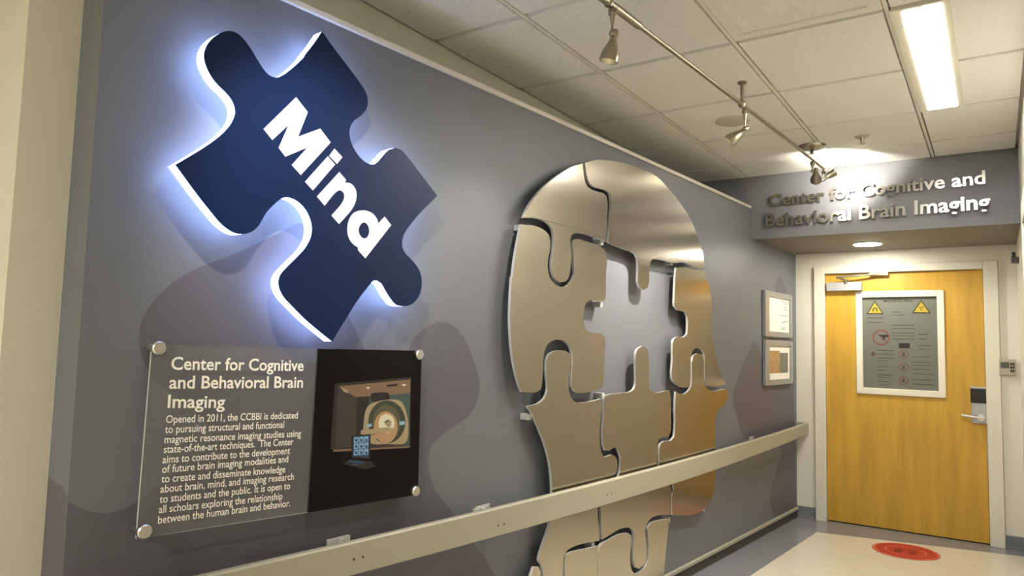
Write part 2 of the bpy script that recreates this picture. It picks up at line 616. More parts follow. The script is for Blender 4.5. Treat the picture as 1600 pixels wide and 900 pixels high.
# near end face with the graphic wrapping round
w0, w1 = Vector((0, WY0, atX(98, 779, 0).z)), Vector((oldA.x, WY0, atX(75, 742, -0.14).z))
mid = w0.lerp(w1, 0.5); mid.z = w1.z - 0.012; q3 = w0.lerp(w1, 0.25); q3.z = w0.z.__add__(0.6 * (w1.z - w0.z))
chain = [w0, q3, mid, w1]
mb.add([Vector((0, WY0, 0))] + chain + [Vector((oldA.x, WY0, 0))], [(0, 1, 2, 3, 4, 5)], 1)
mb.add([Vector((0, WY0, WZ))] + chain + [Vector((oldA.x, WY0, WZ))], [(5, 4, 3, 2, 1, 0)], 0)
mb.add([oldA, oldB, oldB + up, oldA + up], [(0, 3, 2, 1)], 0)
mb.add([Vector((0, WY1, 0)), oldB, oldB + up, Vector((0, WY1, WZ))], [(0, 1, 2, 3)], 0)
mb.add([Vector((0, WY0, WZ)), Vector((0, WY1, WZ)), oldB + up, oldA + up], [(0, 1, 2, 3)], 0)
struct(mb.build('wall_left', [M['mural_gray'], M['mural_plum']], origin=(0, 3.6, 0)))

# metal ledge along the top of the mural wall
mb = MB()
mb.box((-0.03, WY0 - 0.01, WZ), (0.012, 5.42, WZ + 0.022))
struct(mb.build('trim_4', M['ledge'], bevel=0.003))
# bumper base along the foot of the mural wall
mb = MB()
mb.box((0.0, WY0, 0.066), (0.020, 6.52, 0.090), 0)
mb.box((0.0, WY0, 0.0), (0.010, 6.52, 0.066), 1)
struct(mb.build('baseboard_left', [M['trim'], M['base_dark']], bevel=0.004))

# header over the door bay, and its soffit
mb = MB()
mb.box((X_OLD, YH, ZS), (X_R, 7.0, ZC + 0.01), 0)
o = mb.build('header_beam', [M['header_gray'], M['soffit']], frame='C')
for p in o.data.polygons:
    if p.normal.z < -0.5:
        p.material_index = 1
struct(o)
# door wall, in pieces round the opening
DX0, DX1, DZ1 = -1.232, -0.0715, 2.134     # opening of the leaf
mb = MB()
XL = toC((0, WY1, 0)).x - 0.1
mb.box((XL, YD, 0), (DX0 - 0.09, YD + 0.15, ZS + 0.02))
mb.box((DX1 + 0.10, YD, 0), (X_R, YD + 0.15, ZS + 0.02))
mb.box((DX0 - 0.09, YD, DZ1 + 0.062), (DX1 + 0.10, YD + 0.15, ZS + 0.02))
struct(mb.build('wall_far', M['cream_white'], frame='C'))
mb = MB()
mb.box((DX0 - 0.2, YD + 0.155, 0), (DX1 + 0.2, YD + 0.3, ZS))
struct(mb.build('wall_far_backing', M['cream_white'], frame='C'))
# gray cove base either side of the door
for nm, x0, x1 in (('baseboard_far_left', XL + 0.1, DX0 - 0.092), ('baseboard_far_right', DX1 + 0.102, X_R)):
    mb = MB()
    mb.box((x0, YD - 0.012, 0), (x1, YD, 0.10))
    mb.box((x0, YD - 0.03, 0), (x1, YD - 0.012, 0.018))
    struct(mb.build(nm, M['base_gray'], frame='C', bevel=0.004))
mb = MB()
mb.box((X_R - 0.012, 2.9, 0), (X_R, YD - 0.012, 0.10))
struct(mb.build('baseboard_right', M['base_gray'], frame='C', bevel=0.004))
# casing on the right wall
mb = MB()
mb.box((X_R - 0.022, 4.55, 0.1), (X_R, 4.66, 2.16))
mb.box((X_R - 0.022, 3.4, 2.16), (X_R, 4.66, 2.27))
struct(mb.build('trim_5', M['door_frame'], frame='C', bevel=0.004))

# ---- door
door = bpy.data.objects.new('door_1', None)
COL.objects.link(door)
place(door, ((DX0 + DX1) / 2, YD, 0), 'C')
struct(door, 'maple veneer door with a glazed panel and cream metal frame', 'door')


def part(mb_, name, m, parent, **k):
    return mb_.build(name, m, parent=parent, **k)


mb = MB()
for (x0, x1, z0, z1) in ((DX0 - 0.088, DX0, 0, DZ1 + 0.06), (DX1, DX1 + 0.098, 0, DZ1 + 0.06), (DX0, DX1, DZ1, DZ1 + 0.06)):
    mb.box((x0, YD - 0.028, z0), (x1, YD + 0.14, z1))
part(mb, 'door_frame', M['door_frame'], door, frame='C', bevel=0.005)
# window quad in the leaf
QT = [(1286, 430), (1529, 419), (1554, 847), (1295.5, 821)]


def on_door(px, py):
    """position on the door leaf from its four corners: (x, z)"""
    u, v = 0.5, 0.5
    q = [Vector(p) for p in QT]
    for _ in range(12):
        f = q[0] * (1 - u) * (1 - v) + q[1] * u * (1 - v) + q[2] * u * v + q[3] * (1 - u) * v - Vector((px, py))
        du = (q[1] - q[0]) * (1 - v) + (q[2] - q[3]) * v
        dv = (q[3] - q[0]) * (1 - u) + (q[2] - q[1]) * u
        det = du.x * dv.y - du.y * dv.x
        u -= (f.x * dv.y - f.y * dv.x) / det
        v -= (du.x * f.y - du.y * f.x) / det
    return DX0 + u * (DX1 - DX0), DZ1 * (1 - v)


c = [on_door(*p) for p in ((1338, 458), (1474, 453), (1484, 622), (1343, 621))]
WX0, WX1 = (c[0][0] + c[3][0]) / 2, (c[1][0] + c[2][0]) / 2
WZ1_, WZ0_ = (c[0][1] + c[1][1]) / 2, (c[2][1] + c[3][1]) / 2
YL = YD + 0.012                              # face of the leaf, set back in its frame
lip = 0.05
mb = MB()
for (x0, x1, z0, z1) in ((DX0 + .003, WX0 + lip / 2, .012, DZ1 - .003), (WX1 - lip / 2, DX1 - .003, .012, DZ1 - .003),
                         (WX0 + lip / 2, WX1 - lip / 2, .012, WZ0_ + lip / 2), (WX0 + lip / 2, WX1 - lip / 2, WZ1_ - lip / 2, DZ1 - .003)):
    mb.box((x0, YL, z0), (x1, YL + 0.045, z1))
leaf = part(mb, 'leaf', M['wood'], door, frame='C')
mb = MB()
mb.box((DX0, YL + 0.05, 0), (DX1, YL + 0.06, DZ1))
mb.box((DX0, YL + 0.006, 0.0), (DX1, YL + 0.05, 0.012))
part(mb, 'threshold_gap', M['gap'], door, frame='C')
mb = MB()
for (x0, x1, z0, z1) in ((WX0, WX0 + lip, WZ0_, WZ1_), (WX1 - lip, WX1, WZ0_, WZ1_), (WX0 + lip, WX1 - lip, WZ0_, WZ0_ + lip), (WX0 + lip, WX1 - lip, WZ1_ - lip, WZ1_)):
    mb.box((x0, YL - 0.014, z0), (x1, YL + 0.03, z1))
part(mb, 'vision_frame', M['vision_frame'], leaf, frame='C', bevel=0.004)
mb = MB()
mb.box((WX0 + lip, YL + 0.004, WZ0_ + lip), (WX1 - lip, YL + 0.008, WZ1_ - lip))
part(mb, 'glass_pane', M['glass'], leaf, frame='C')
# closer: gray box and its folding arm
mb = MB()
x0, z0 = on_door(1290, 458); x1, z1 = on_door(1349, 442)
mb.box((x0, YL - 0.055, z0), (x1, YL, z1))
clo = part(mb, 'closer', M['closer'], leaf, frame='C', bevel=0.006)
mb = MB()
p = on_door(1312, 435); q = on_door(1386, 430)
mb.tube([(p[0] + .05, YL - 0.05, p[1] - .03), (p[0] - .02, YL - 0.09, p[1] - .005), (q[0], YL - 0.04, q[1] + .01)], 0.009)
mb.box((q[0] - .12, YL - .05, q[1] - .005), (q[0] + .02, YL - .036, q[1] + .025))
mb.cyl((p[0] + .05, YL - 0.05, p[1] - .06), (p[0] + .05, YL - 0.05, p[1] - .02), 0.014)
part(mb, 'closer_arm', M['nickel'], clo, frame='C')
# electronic lock with its lever
lx0, lz0 = on_door(1522, 661); lx1, lz1 = on_door(1542, 607)
mb = MB()
mb.box((lx0, YL - 0.022, lz0), (lx1, YL, lz1 - 0.09))
mb.box((lx0 - .008, YL - 0.026, lz1 - 0.005), (lx1 + .005, YL, lz1 + 0.012))
lock = part(mb, 'lock_plate', M['closer'], leaf, frame='C', bevel=0.004)
mb = MB()
mb.box((lx0 - .005, YL - 0.03, lz1 - 0.115), (lx1, YL, lz1 - 0.005))
part(mb, 'card_reader', M['black'], lock, frame='C', bevel=0.004)
mb = MB()
hx, hz = on_door(1534, 652)
ex, ez = on_door(1507, 649)
mb.cyl((hx, YL, hz), (hx, YL - 0.06, hz), 0.014)
mb.tube([(hx + .01, YL - 0.055, hz), ((hx + ex) / 2, YL - 0.06, (hz + ez) / 2), (ex, YL - 0.05, ez)], 0.012)
mb.cyl((hx, YL - .022, hz), (hx, YL - 0.03, hz), 0.026)
part(mb, 'lever_handle', M['chrome'], lock, frame='C', smooth=40)

# ---- safety notice behind the glass
YN = YL + 0.012
nx0, nx1, nz0, nz1 = WX0 + lip, WX1 - lip, WZ0_ + lip, WZ1_ - lip
mb = MB()
mb.box((nx0 - .015, YN, nz0 - .015), (nx1 + .015, YN + 0.004, nz1 + .015))
notice = mb.build('safety_notice', M['sheet'], frame='C')
tag(notice, 'gray safety notice with two yellow warning triangles behind the door glass', 'sign')
G4 = lambda X, Y: (on_door(1335 + X / 4.865, 445 + Y / 4.865))     # read in an enlarged crop of the window
cY = lambda h: (lambda u, v, hh: Vector((u, YN - hh, v)))
conv_n = lambda u, v, h: Vector((u, YN - h, v))
for cxp, cyb, w in ((170, 235, 135), (522, 222, 140)):
    l, r_, t = G4(cxp - w / 2, cyb), G4(cxp + w / 2, cyb), G4(cxp - 4, cyb - 105)
    mb = MB()
    mb.prism([[l, r_, t]], conv_n, 0.0002, 0.0008)
    tri = mb.build('warning_triangle', M['ink'], parent=notice, frame='C')
    cx_, cz_ = (l[0] + r_[0] + t[0]) / 3, (l[1] + r_[1] + t[1]) / 3
    s_ = 0.80
    mb = MB()
    mb.prism([[(cx_ + (p[0] - cx_) * s_, cz_ + .002 + (p[1] - cz_) * s_) for p in (l, r_, t)]], conv_n, 0.0008, 0.0012)
    mb.build('triangle_face', M['yellow'], parent=tri, frame='C')
    mb = MB()
    # horseshoe magnet pictogram / radiating mast
    if cxp < 300:
        ring = [(cx_ + .018 * math.cos(t_), cz_ + .002 + .018 * math.sin(t_)) for t_ in [math.pi * k / 10 for k in range(11)]]
        ring_i = [(cx_ + .010 * math.cos(t_), cz_ + .002 + .010 * math.sin(t_)) for t_ in [math.pi * k / 10 for k in range(10, -1, -1)]]
        lp = ring + [(cx_ - .018, cz_ - .014), (cx_ - .010, cz_ - .014)] + ring_i + [(cx_ + .010, cz_ - .014), (cx_ + .018, cz_ - .014)]
        mb.prism([lp], conv_n, 0.0012, 0.0016)
    else:
        mb.prism([[(cx_ - .003, cz_ - .014), (cx_ + .003, cz_ - .014), (cx_ + .0015, cz_ + .018), (cx_ - .0015, cz_ + .018)]], conv_n, 0.0012, 0.0016)
        for sg in (-1, 1):
            for rr in (.010, .018):
                lp = [(cx_ + sg * rr * math.cos(t_), cz_ + .012 + rr * math.sin(t_)) for t_ in [-.7 + 1.4 * k / 6 for k in range(7)]]
                lp += [(cx_ + sg * (rr - .003) * math.cos(t_), cz_ + .012 + (rr - .003) * math.sin(t_)) for t_ in [.7 - 1.4 * k / 6 for k in range(7)]]
                mb.prism([lp], conv_n, 0.0012, 0.0016)
    mb.build('pictogram', M['ink'], parent=tri, frame='C')
mb = MB()
a_, b_ = G4(235, 140), G4(455, 132)
add_text(mb, 'MAGNETIC FIELD', (a_[0], YN, (a_[1] + b_[1]) / 2), (b_[0], YN, (a_[1] + b_[1]) / 2), 0.022, (0, 0, 1), (0, -1, 0), offset=0.015, lift=0.0006)
mb.build('heading', M['ink'], parent=notice, frame='C')


def ring_mark(name, c_, r_, diag=True):
    cx_, cz_ = G4(*c_)
    mb = MB()
    for k in range(24):
        t0, t1 = 2 * math.pi * k / 24, 2 * math.pi * (k + 1) / 24
        ri = r_ * 0.84
        mb.add([(cx_ + r_ * math.cos(t0), YN - .0006, cz_ + r_ * math.sin(t0)), (cx_ + r_ * math.cos(t1), YN - .0006, cz_ + r_ * math.sin(t1)),
                (cx_ + ri * math.cos(t1), YN - .0006, cz_ + ri * math.sin(t1)), (cx_ + ri * math.cos(t0), YN - .0006, cz_ + ri * math.sin(t0))], [(0, 1, 2, 3)])
    if diag:
        d = r_ * 0.9 * 0.707; w = r_ * 0.06
        mb.add([(cx_ - d, YN - .0007, cz_ + d + w), (cx_ - d - w, YN - .0007, cz_ + d), (cx_ + d, YN - .0007, cz_ - d - w), (cx_ + d + w, YN - .0007, cz_ - d)], [(0, 1, 2, 3)])
    return mb.build(name, M['redline'], parent=notice, frame='C')


rm = ring_mark('prohibition_ring', (222, 415), 0.066)
cx_, cz_ = G4(240, 408)
mb = MB()
mb.prism([[(cx_ - .035, cz_ + .014), (cx_ + .035, cz_ + .016), (cx_ + .035, cz_ - .004), (cx_ + .012, cz_ - .006), (cx_ + .006, cz_ - .032), (cx_ - .010, cz_ - .030), (cx_ - .008, cz_ - .004), (cx_ - .035, cz_ + .002)]], conv_n, .0001, .0004)
mb.build('pictogram', M['ink'], parent=rm, frame='C')
for cpt in ((398, 545), (400, 645), (402, 745), (160, 545)):
    rr = ring_mark('prohibition_ring', cpt, 0.036 if cpt[0] > 300 else 0.02)
    cx_, cz_ = G4(*cpt)
    mb = MB()
    mb.prism([[(cx_ - .012, cz_ - .014), (cx_ + .012, cz_ - .014), (cx_ + .008, cz_ + .016), (cx_ - .008, cz_ + .016)]], conv_n, .0001, .0004)
    mb.build('pictogram', M['sheet_line'], parent=rr, frame='C')
mb = MB()
p0, p1 = G4(360, 495), G4(442, 455)
mb.box((p0[0], YN - .0008, p0[1]), (p1[0], YN - .0001, p1[1]))
mb.build('picture_block', M['ink'], parent=notice, frame='C')
rows = [(300, 470, 318, 5), (300, 480, 345, 5), (300, 480, 378, 5), (300, 480, 400, 4), (300, 480, 425, 5), (505, 580, 385, 6), (505, 570, 420, 6), (505, 595, 470, 6), (505, 560, 500, 5),
        (190, 320, 515, 5), (195, 330, 545, 4), (195, 330, 575, 5), (195, 270, 595, 4), (200, 300, 640, 5), (200, 260, 668, 4), (200, 310, 705, 6), (205, 300, 722, 4), (205, 290, 755, 5), (205, 280, 780, 4),
        (460, 590, 560, 4), (460, 600, 600, 4), (470, 620, 625, 4), (460, 600, 655, 5), (470, 630, 690, 4), (470, 620, 735, 5), (470, 630, 770, 6), (110, 240, 265, 5), (110, 230, 300, 5), (300, 370, 215, 5), (300, 400, 240, 4)]
for x0, x1, y, t in rows:
    p0, p1 = G4(x0, y + t / 2), G4(x1, y - t / 2)
    mb = MB()
    mb.box((p0[0], YN - .0005, p0[1]), (p1[0], YN - .0001, p0[1] + max(.004, t * .0012)))
    mb.build('text_line', M['sheet_line'], parent=notice, frame='C')

# ================================================================ THE SIGN
S1 = lambda p: z(p, 250, 30, 3.75)
S2 = lambda p: z(p, 460, 30, 3.75)
S3 = lambda p: z(p, 250, 240, 3.75)
S4 = lambda p: z(p, 400, 300, 3.46)
sign_px = (S1([(92, 852), (150, 818), (250, 757), (330, 702), (390, 647), (425, 600), (443, 550), (438, 508), (418, 465), (380, 421), (330, 371), (290, 312), (265, 250), (260, 205), (275, 155),
              (310, 110), (355, 80), (405, 68), (450, 80), (490, 115), (530, 170), (570, 235), (605, 290), (640, 328), (680, 342), (720, 328), (790, 275), (850, 215)])
           + S2([(60, 215), (110, 150), (163, 72), (240, 180), (320, 285), (390, 380), (420, 430), (432, 480), (420, 530), (390, 565), (345, 600), (325, 640), (325, 690), (345, 750), (385, 810),
                 (430, 845), (470, 850), (500, 825), (525, 795), (555, 765), (590, 752), (625, 765), (670, 815), (720, 880)])
           + S4([(980, 20), (900, 100), (840, 170), (800, 230), (790, 280), (800, 320), (835, 360), (870, 400), (890, 440), (897, 490), (890, 540), (870, 580), (840, 608), (800, 618), (760, 610),
                 (725, 570), (700, 530), (680, 495), (655, 478), (635, 480), (600, 520), (550, 585), (490, 680), (412, 808), (340, 750), (270, 690), (200, 620), (150, 565), (128, 520), (124, 480),
                 (135, 445), (170, 405), (230, 345), (270, 300), (300, 240), (305, 190), (290, 130), (255, 75), (210, 40), (165, 28), (130, 40), (90, 75)])
           + S3([(628, 340), (600, 385), (580, 420), (550, 450), (520, 466), (485, 472), (440, 465), (395, 440), (350, 400), (300, 340), (240, 265), (180, 185)]))
ci = {0, 30, 52, 75}
SX0, SX1 = 0.045, 0.09
loop = wall_pts(smooth_loop(sign_px, ci, 5), SX1)
cy_ = sum(p[0] for p in loop) / len(loop); cz_ = sum(p[1] for p in loop) / len(loop)
sign = empty('illuminated_sign', (0.0, cy_, cz_), 'navy jigsaw piece sign with glowing white edges reading Mind, on the gray wall', 'sign')
mb = MB()
mb.prism([loop], convX, SX0, SX1 - 0.004)
mb.build('lit_body', M['lit_edge'], parent=sign)
mb = MB()
mb.prism([loop], convX, SX1 - 0.0039, SX1)
mb.build('face_panel', M['navy'], parent=sign)
mb = MB()
inner = [(cy_ + (p[0] - cy_) * .5, cz_ + (p[1] - cz_) * .5) for p in loop]
for dy, dz in ((-.12, .08), (.12, -.12), (.1, .1), (-.08, -.05)):
    mb = MB()
    mb.cyl((0.001, cy_ + dy, cz_ + dz), (SX0, cy_ + dy, cz_ + dz), 0.012)
    mb.build('wall_spacer', M['clip'], parent=sign)
L5 = lambda p: wall_pts(z(p, 400, 140, 3.3333), SX1)
letters = [
    [[(38, 205), (207, 40), (268, 118), (218, 245), (332, 203), (387, 276), (232, 445), (185, 393), (265, 303), (152, 350), (117, 303), (168, 185), (84, 263)]],
    [[(254, 480), (372, 348), (410, 391), (295, 525)]],
    [[(380, 345), (407, 308), (448, 353), (420, 387)]],
    [smooth_loop([(316, 557), (432, 430), (467, 471), (461, 485), (488, 488), (510, 508), (521, 540), (516, 585), (496, 625), (431, 700), (392, 656), (447, 590), (459, 560), (453, 535), (435, 525), (412, 537), (356, 604)],
                 {0, 1, 2, 3, 9, 10, 16}, 6)],
    [smooth_loop([(668, 662), (702, 706), (568, 878), (532, 838), (529, 822), (500, 800), (480, 765), (475, 722), (483, 680), (505, 645), (540, 630), (580, 633), (610, 650), (628, 675), (635, 698)], {0, 1, 2, 3, 4, 14}, 6),
     smooth_loop([(560, 692), (541, 705), (532, 730), (540, 760), (558, 775), (577, 770), (588, 748), (587, 720), (577, 700)], (), 6)]]
for lp in letters:
    mb = MB()
    mb.prism([L5(q) for q in lp], convX, SX1 + 0.0002, SX1 + 0.003)
    mb.build('letter', M['lit_letter'], parent=sign)

# ================================================================ THE INFORMATION PANEL
PX0, PX1 = 0.045, 0.052
py0, py1, pz0, pz1 = 0.872, 1.888, 0.885, 1.426
tl, tr, br, bl = atX(238, 537, PX1), atX(659, 548, PX1), atX(653, 773, PX1), atX(213, 842, PX1)
st, sb = atX(497, 545, PX1), atX(481, 801, PX1)
panel = empty('information_panel', (0, 1.38, bl.z), 'gray and black acrylic panel on four round bolts, below the jigsaw sign', 'sign')
mb = MB()
mb.prism([[(bl.y, bl.z), (sb.y, sb.z), (st.y, st.z), (tl.y, tl.z)]], convX, PX0, PX1, 0, 1, 0)
sheet = mb.build('acrylic_sheet', [M['acrylic'], M['acrylic_edge']], parent=panel)
mb = MB()
mb.prism([[(sb.y, sb.z), (br.y, br.z), (tr.y, tr.z), (st.y, st.z)]], convX, PX0, PX1)
black = mb.build('black_sheet', M['print_black'], parent=panel)
for p in ((249, 544), (656, 554), (650, 767.5), (226, 831)):
    q = atX(p[0], p[1], PX1 + 0.01)
    mb = MB()
    mb.cyl((0.001, q.y, q.z), (PX1 + 0.002, q.y, q.z), 0.010)
    mb.lathe((PX1 - 0.001, q.y, q.z), (0.016, 0, 0), [(0, 0.019), (0.75, 0.019), (1, 0.016)], 28)
    mb.build('standoff_bolt', M['chrome'], parent=panel, smooth=35)
lines = [('Center for Cognitive', (267, 577.4), (474, 579.4), 1), ('and Behavioral Brain', (264, 607), (473, 605.6), 1), ('Imaging', (261.6, 637), (351, 637), 1),
         ('Opened in 2011, the CCBBI is dedicated', (259, 661), (465, 653.6), 0), ('to pursuing structural and functional', (257.4, 676.7), (443.6, 668.4), 0),
         ('magnetic resonance imaging studies using', (256.6, 692.6), (470, 682), 0), ('state-of-the-art techniques.  The Center', (255.5, 708), (458, 695), 0),
         ('aims to contribute to the development', (253.6, 724), (453, 709), 0), ('of future brain imaging modalities and', (252.9, 739), (450, 722), 0),
         ('to create and disseminate knowledge', (251.7, 754.3), (445.5, 738), 0), ('about brain, mind, and imaging research', (250.2, 770), (458.7, 749.3), 0),
         ('to students and the public. It is open to', (249, 786), (453, 763.8), 0), ('all scholars exploring the relationship', (247.6, 802), (441, 780), 0),
         ('between the human brain and behavior.', (246.5, 818.4), (453, 791), 0)]
mh, mbod = MB(), MB()
for body, a_, b_, hd in lines:
    p0, p1 = atX(*a_, PX1), atX(*b_, PX1)
    add_text(mh if hd else mbod, body, p0, p1, 0.0385 if hd else 0.0225, (0, 0, 1), (1, 0, 0), offset=0.016 if hd else 0.008, lift=0.0006)
mh.build('heading', M['white_vinyl'], parent=sheet)
mbod.build('paragraph', M['white_vinyl'], parent=sheet)
# the printed photograph of a scanner seen through a window
K = lambda p: wall_pts(z(p, 480, 540, 3.46), PX1)
def ell(cx, cy, rx, ry, n=40, a0=0, a1=2 * math.pi):
    return [(cx + rx * math.cos(a0 + (a1 - a0) * k / n), cy + ry * math.sin(a0 + (a1 - a0) * k / n)) for k in range(n)]
pic = MB()
mats = ['pic_rim', 'pic_frame', 'pic_wall', 'pic_ceiling', 'pic_teal', 'pic_shell', 'pic_ring', 'pic_bore', 'pic_glow', 'pic_dark', 'pic_blue', 'pic_bluedark']
layers = [
    ('pic_frame', [(125, 560), (150, 205), (562, 170), (556, 552)]),
    ('pic_wall', [(152, 552), (167, 220), (557, 183), (550, 545)]),
    ('pic_dark', [(265, 545), (268, 275), (330, 262), (330, 545)]),
    ('pic_ceiling', [(167, 220), (557, 183), (555, 262), (450, 268), (260, 278)]),
    ('pic_teal', [(330, 300), (345, 275), (460, 265), (555, 255), (551, 545), (520, 545)]),
    ('pic_dark', smooth_loop([(345, 262), (380, 254), (440, 258), (440, 292), (350, 300)])),
    ('pic_shell', smooth_loop([(316, 350), (340, 318), (420, 294), (505, 300), (536, 365), (547, 440), (530, 525), (430, 532), (345, 528), (300, 470)], {9}, 10)),
    ('pic_ring', ell(430, 412, 100, 116)),
    ('pic_rim', ell(428, 418, 76, 98)),
    ('pic_bore', ell(424, 441, 64, 86)),
    ('pic_glow', ell(428, 421, 43, 52)),
    ('pic_shell', [(412, 416), (438, 396), (456, 410), (452, 436), (436, 444), (424, 430)]),
    ('pic_teal', [(420, 408), (436, 402), (440, 410), (424, 416)]),
    ('pic_blue', [(320, 428), (346, 421), (348, 437), (322, 443)]),
    ('pic_blue', [(498, 410), (526, 408), (526, 427), (498, 431)]),
    ('pic_shell', [(290, 458), (420, 442), (466, 446), (464, 460), (430, 470), (300, 482), (288, 478)]),
    ('pic_bore', [(350, 482), (404, 474), (398, 500), (360, 508)]),
    ('pic_ceiling', [(140, 562), (552, 544), (552, 552), (142, 574)]),
    ('pic_glow', ell(328, 228, 8, 5)), ('pic_glow', ell(522, 213, 10, 5)), ('pic_shell', [(180, 225), (215, 238), (220, 258), (195, 248)]),
    ('pic_dark', [(430, 212), (485, 206), (485, 216), (430, 222)]),
    ('pic_dark', [(238, 488), (342, 478), (338, 612), (240, 610)]),
    ('pic_bluedark', [(248, 492), (336, 486), (330, 604), (246, 598)]),
] + [('pic_blue', [(252 + 27 * i, 496 + 34 * j - 2 * i), (275 + 27 * i, 494 + 34 * j - 2 * i), (273 + 27 * i, 524 + 34 * j - 2 * i), (250 + 27 * i, 526 + 34 * j - 2 * i)]) for i in range(3) for j in range(3)] \
  + [('pic_bluedark', ell(263 + 27 * i, 511 + 34 * j, 6, 9, 12)) for i in range(3) for j in range(3)] \
  + [('pic_frame', [(190, 640), (225, 614), (345, 628), (370, 652), (310, 668)]), ('pic_bluedark', [(212, 630), (228, 618), (305, 628), (300, 638)]), ('pic_bluedark', [(240, 646), (250, 638), (272, 640), (268, 650)])]
for k, (m_, lp) in enumerate(layers):
    pic.prism([K(lp)], convX, PX1, PX1 + 0.0002 + 0.00006 * k, mats.index(m_))
pic.build('scanner_photograph', [M[m_] for m_ in mats], parent=black)

# ================================================================ THE METAL HEAD
ZA = lambda p: z(p, 770, 240, 4.5)
ZB = lambda p: z(p, 930, 240, 4.5)
ZCc = lambda p: z(p, 770, 430, 4.5)
ZD = lambda p: z(p, 960, 430, 4.5)
ZE = lambda p: z(p, 770, 600, 4.5)
ZF = lambda p: z(p, 960, 600, 4.5)
ZG = lambda p: z(p, 800, 760, 6.43)
ZH = lambda p: z(p, 920, 760, 6.43)
HX0, HX1 = 0.050, 0.064
pieces = {}
pieces['A'] = ZA([(634, 68), (560, 90), (490, 130), (400, 195), (330, 262), (270, 340), (235, 400), (213, 452), (275, 453), (335, 464), (385, 488), (413, 518), (426, 555), (428, 610), (424, 680),
                  (415, 740), (413, 800), (425, 855), (448, 888), (480, 905), (512, 900), (535, 870), (548, 800), (553, 720), (547, 650), (545, 605), (555, 575), (582, 560), (625, 562), (700, 582), (755, 603),
                  (795, 620), (800, 560), (805, 480), (808, 400), (808, 335), (801, 300), (783, 280), (740, 268), (692, 250), (662, 222), (646, 175), (638, 120)])
pieces['B'] = (ZA([(652, 65), (656, 120), (664, 170), (682, 212), (708, 234), (745, 244), (792, 255), (820, 278), (830, 315), (830, 400), (822, 500), (812, 622)])
               + ZB([(150, 650), (215, 675), (255, 688), (283, 705), (298, 735), (302, 790), (300, 900)]) + ZD([(165, 45), (178, 85), (205, 102), (230, 92), (243, 55)])
               + ZB([(380, 880), (381, 800), (388, 765), (402, 745), (450, 745), (500, 758), (560, 770), (620, 766), (660, 778), (690, 800), (730, 806), (770, 808), (763, 740), (742, 650), (712, 555), (672, 465), (622, 382),
                     (562, 302), (502, 232), (452, 177), (400, 140), (300, 100), (200, 66), (120, 50), (60, 45), (0, 44)]) + ZA([(760, 43), (700, 51)]))
pieces['C'] = (ZA([(200, 503), (250, 500), (305, 510), (355, 533), (390, 565), (404, 605), (403, 680), (390, 740), (386, 800), (396, 850)]) + ZCc([(398, 10), (420, 45), (450, 72), (482, 84), (520, 76), (550, 48), (570, 5)])
               + ZA([(576, 850), (571, 780), (568, 700), (561, 650), (568, 612), (595, 600), (640, 612), (710, 634), (755, 657), (797, 690)])
               + ZCc([(796, 0), (795, 80), (793, 160), (780, 183), (740, 182), (715, 174), (690, 174), (662, 190), (646, 220), (640, 270), (636, 300), (642, 345), (660, 383), (692, 402), (750, 408), (780, 425), (790, 460), (788, 540), (785, 640), (780, 720),
                     (770, 785), (745, 805), (700, 814), (645, 828), (605, 829), (572, 812), (556, 780), (555, 700), (560, 620), (560, 560), (548, 510), (520, 472), (480, 454), (430, 457), (390, 482), (366, 530), (356, 600), (352, 680), (348, 750), (335, 805), (305, 824), (205, 822), (185, 770),
                     (165, 700), (145, 600), (130, 480), (122, 330), (124, 200), (129, 100), (134, 10)]) + ZA([(140, 870), (150, 780), (165, 680), (180, 600), (194, 530)]))
pieces['D'] = (ZB([(570, 802), (640, 800), (690, 815), (766, 822), (776, 855)]) + ZD([(640, 10), (664, 70), (680, 150), (685, 220), (684, 300), (685, 400), (695, 480), (711, 560), (741, 660), (785, 768)])
               + ZD([(740, 778), (695, 783), (655, 778), (640, 740), (634, 680), (634, 600), (630, 550), (612, 518), (583, 508), (556, 525), (541, 560), (536, 640), (537, 720), (531, 782), (505, 792), (480, 789), (445, 773), (412, 745), (404, 700),
                     (410, 600), (410, 500), (417, 450), (440, 434), (485, 437), (508, 420), (516, 350), (513, 290), (503, 262), (480, 251), (445, 246), (424, 220), (423, 150), (427, 50)]) + ZB([(563, 880)]))
pieces['E'] = (ZCc([(382, 595), (398, 558), (438, 533), (480, 528), (520, 536), (548, 565), (552, 640), (536, 720), (536, 790), (543, 840), (560, 875), (595, 896)]) + ZE([(640, 131), (700, 121), (762, 105), (765, 140), (760, 230), (752, 330), (754, 420), (763, 478), (780, 512), (800, 512), (840, 497),
               (866, 512), (878, 560), (872, 615), (850, 655), (805, 668), (770, 690), (752, 740)]) + ZH([(90, 300), (105, 420), (108, 545)]) + ZG([(800, 560), (700, 578), (620, 605), (560, 640), (530, 680), (518, 730), (515, 800), (512, 900)]) + [(879, 940), (846, 952), (849, 900)]
               + ZG([(308, 840), (300, 795), (282, 768), (272, 750), (280, 690), (320, 565), (350, 480), (378, 385), (395, 250)]) + ZE([(418, 760), (416, 690), (408, 600), (394, 520), (370, 430), (340, 350), (310, 278), (280, 210), (245, 157), (320, 138), (365, 100), (385, 50)]) + ZCc([(385, 760), (378, 680)]))
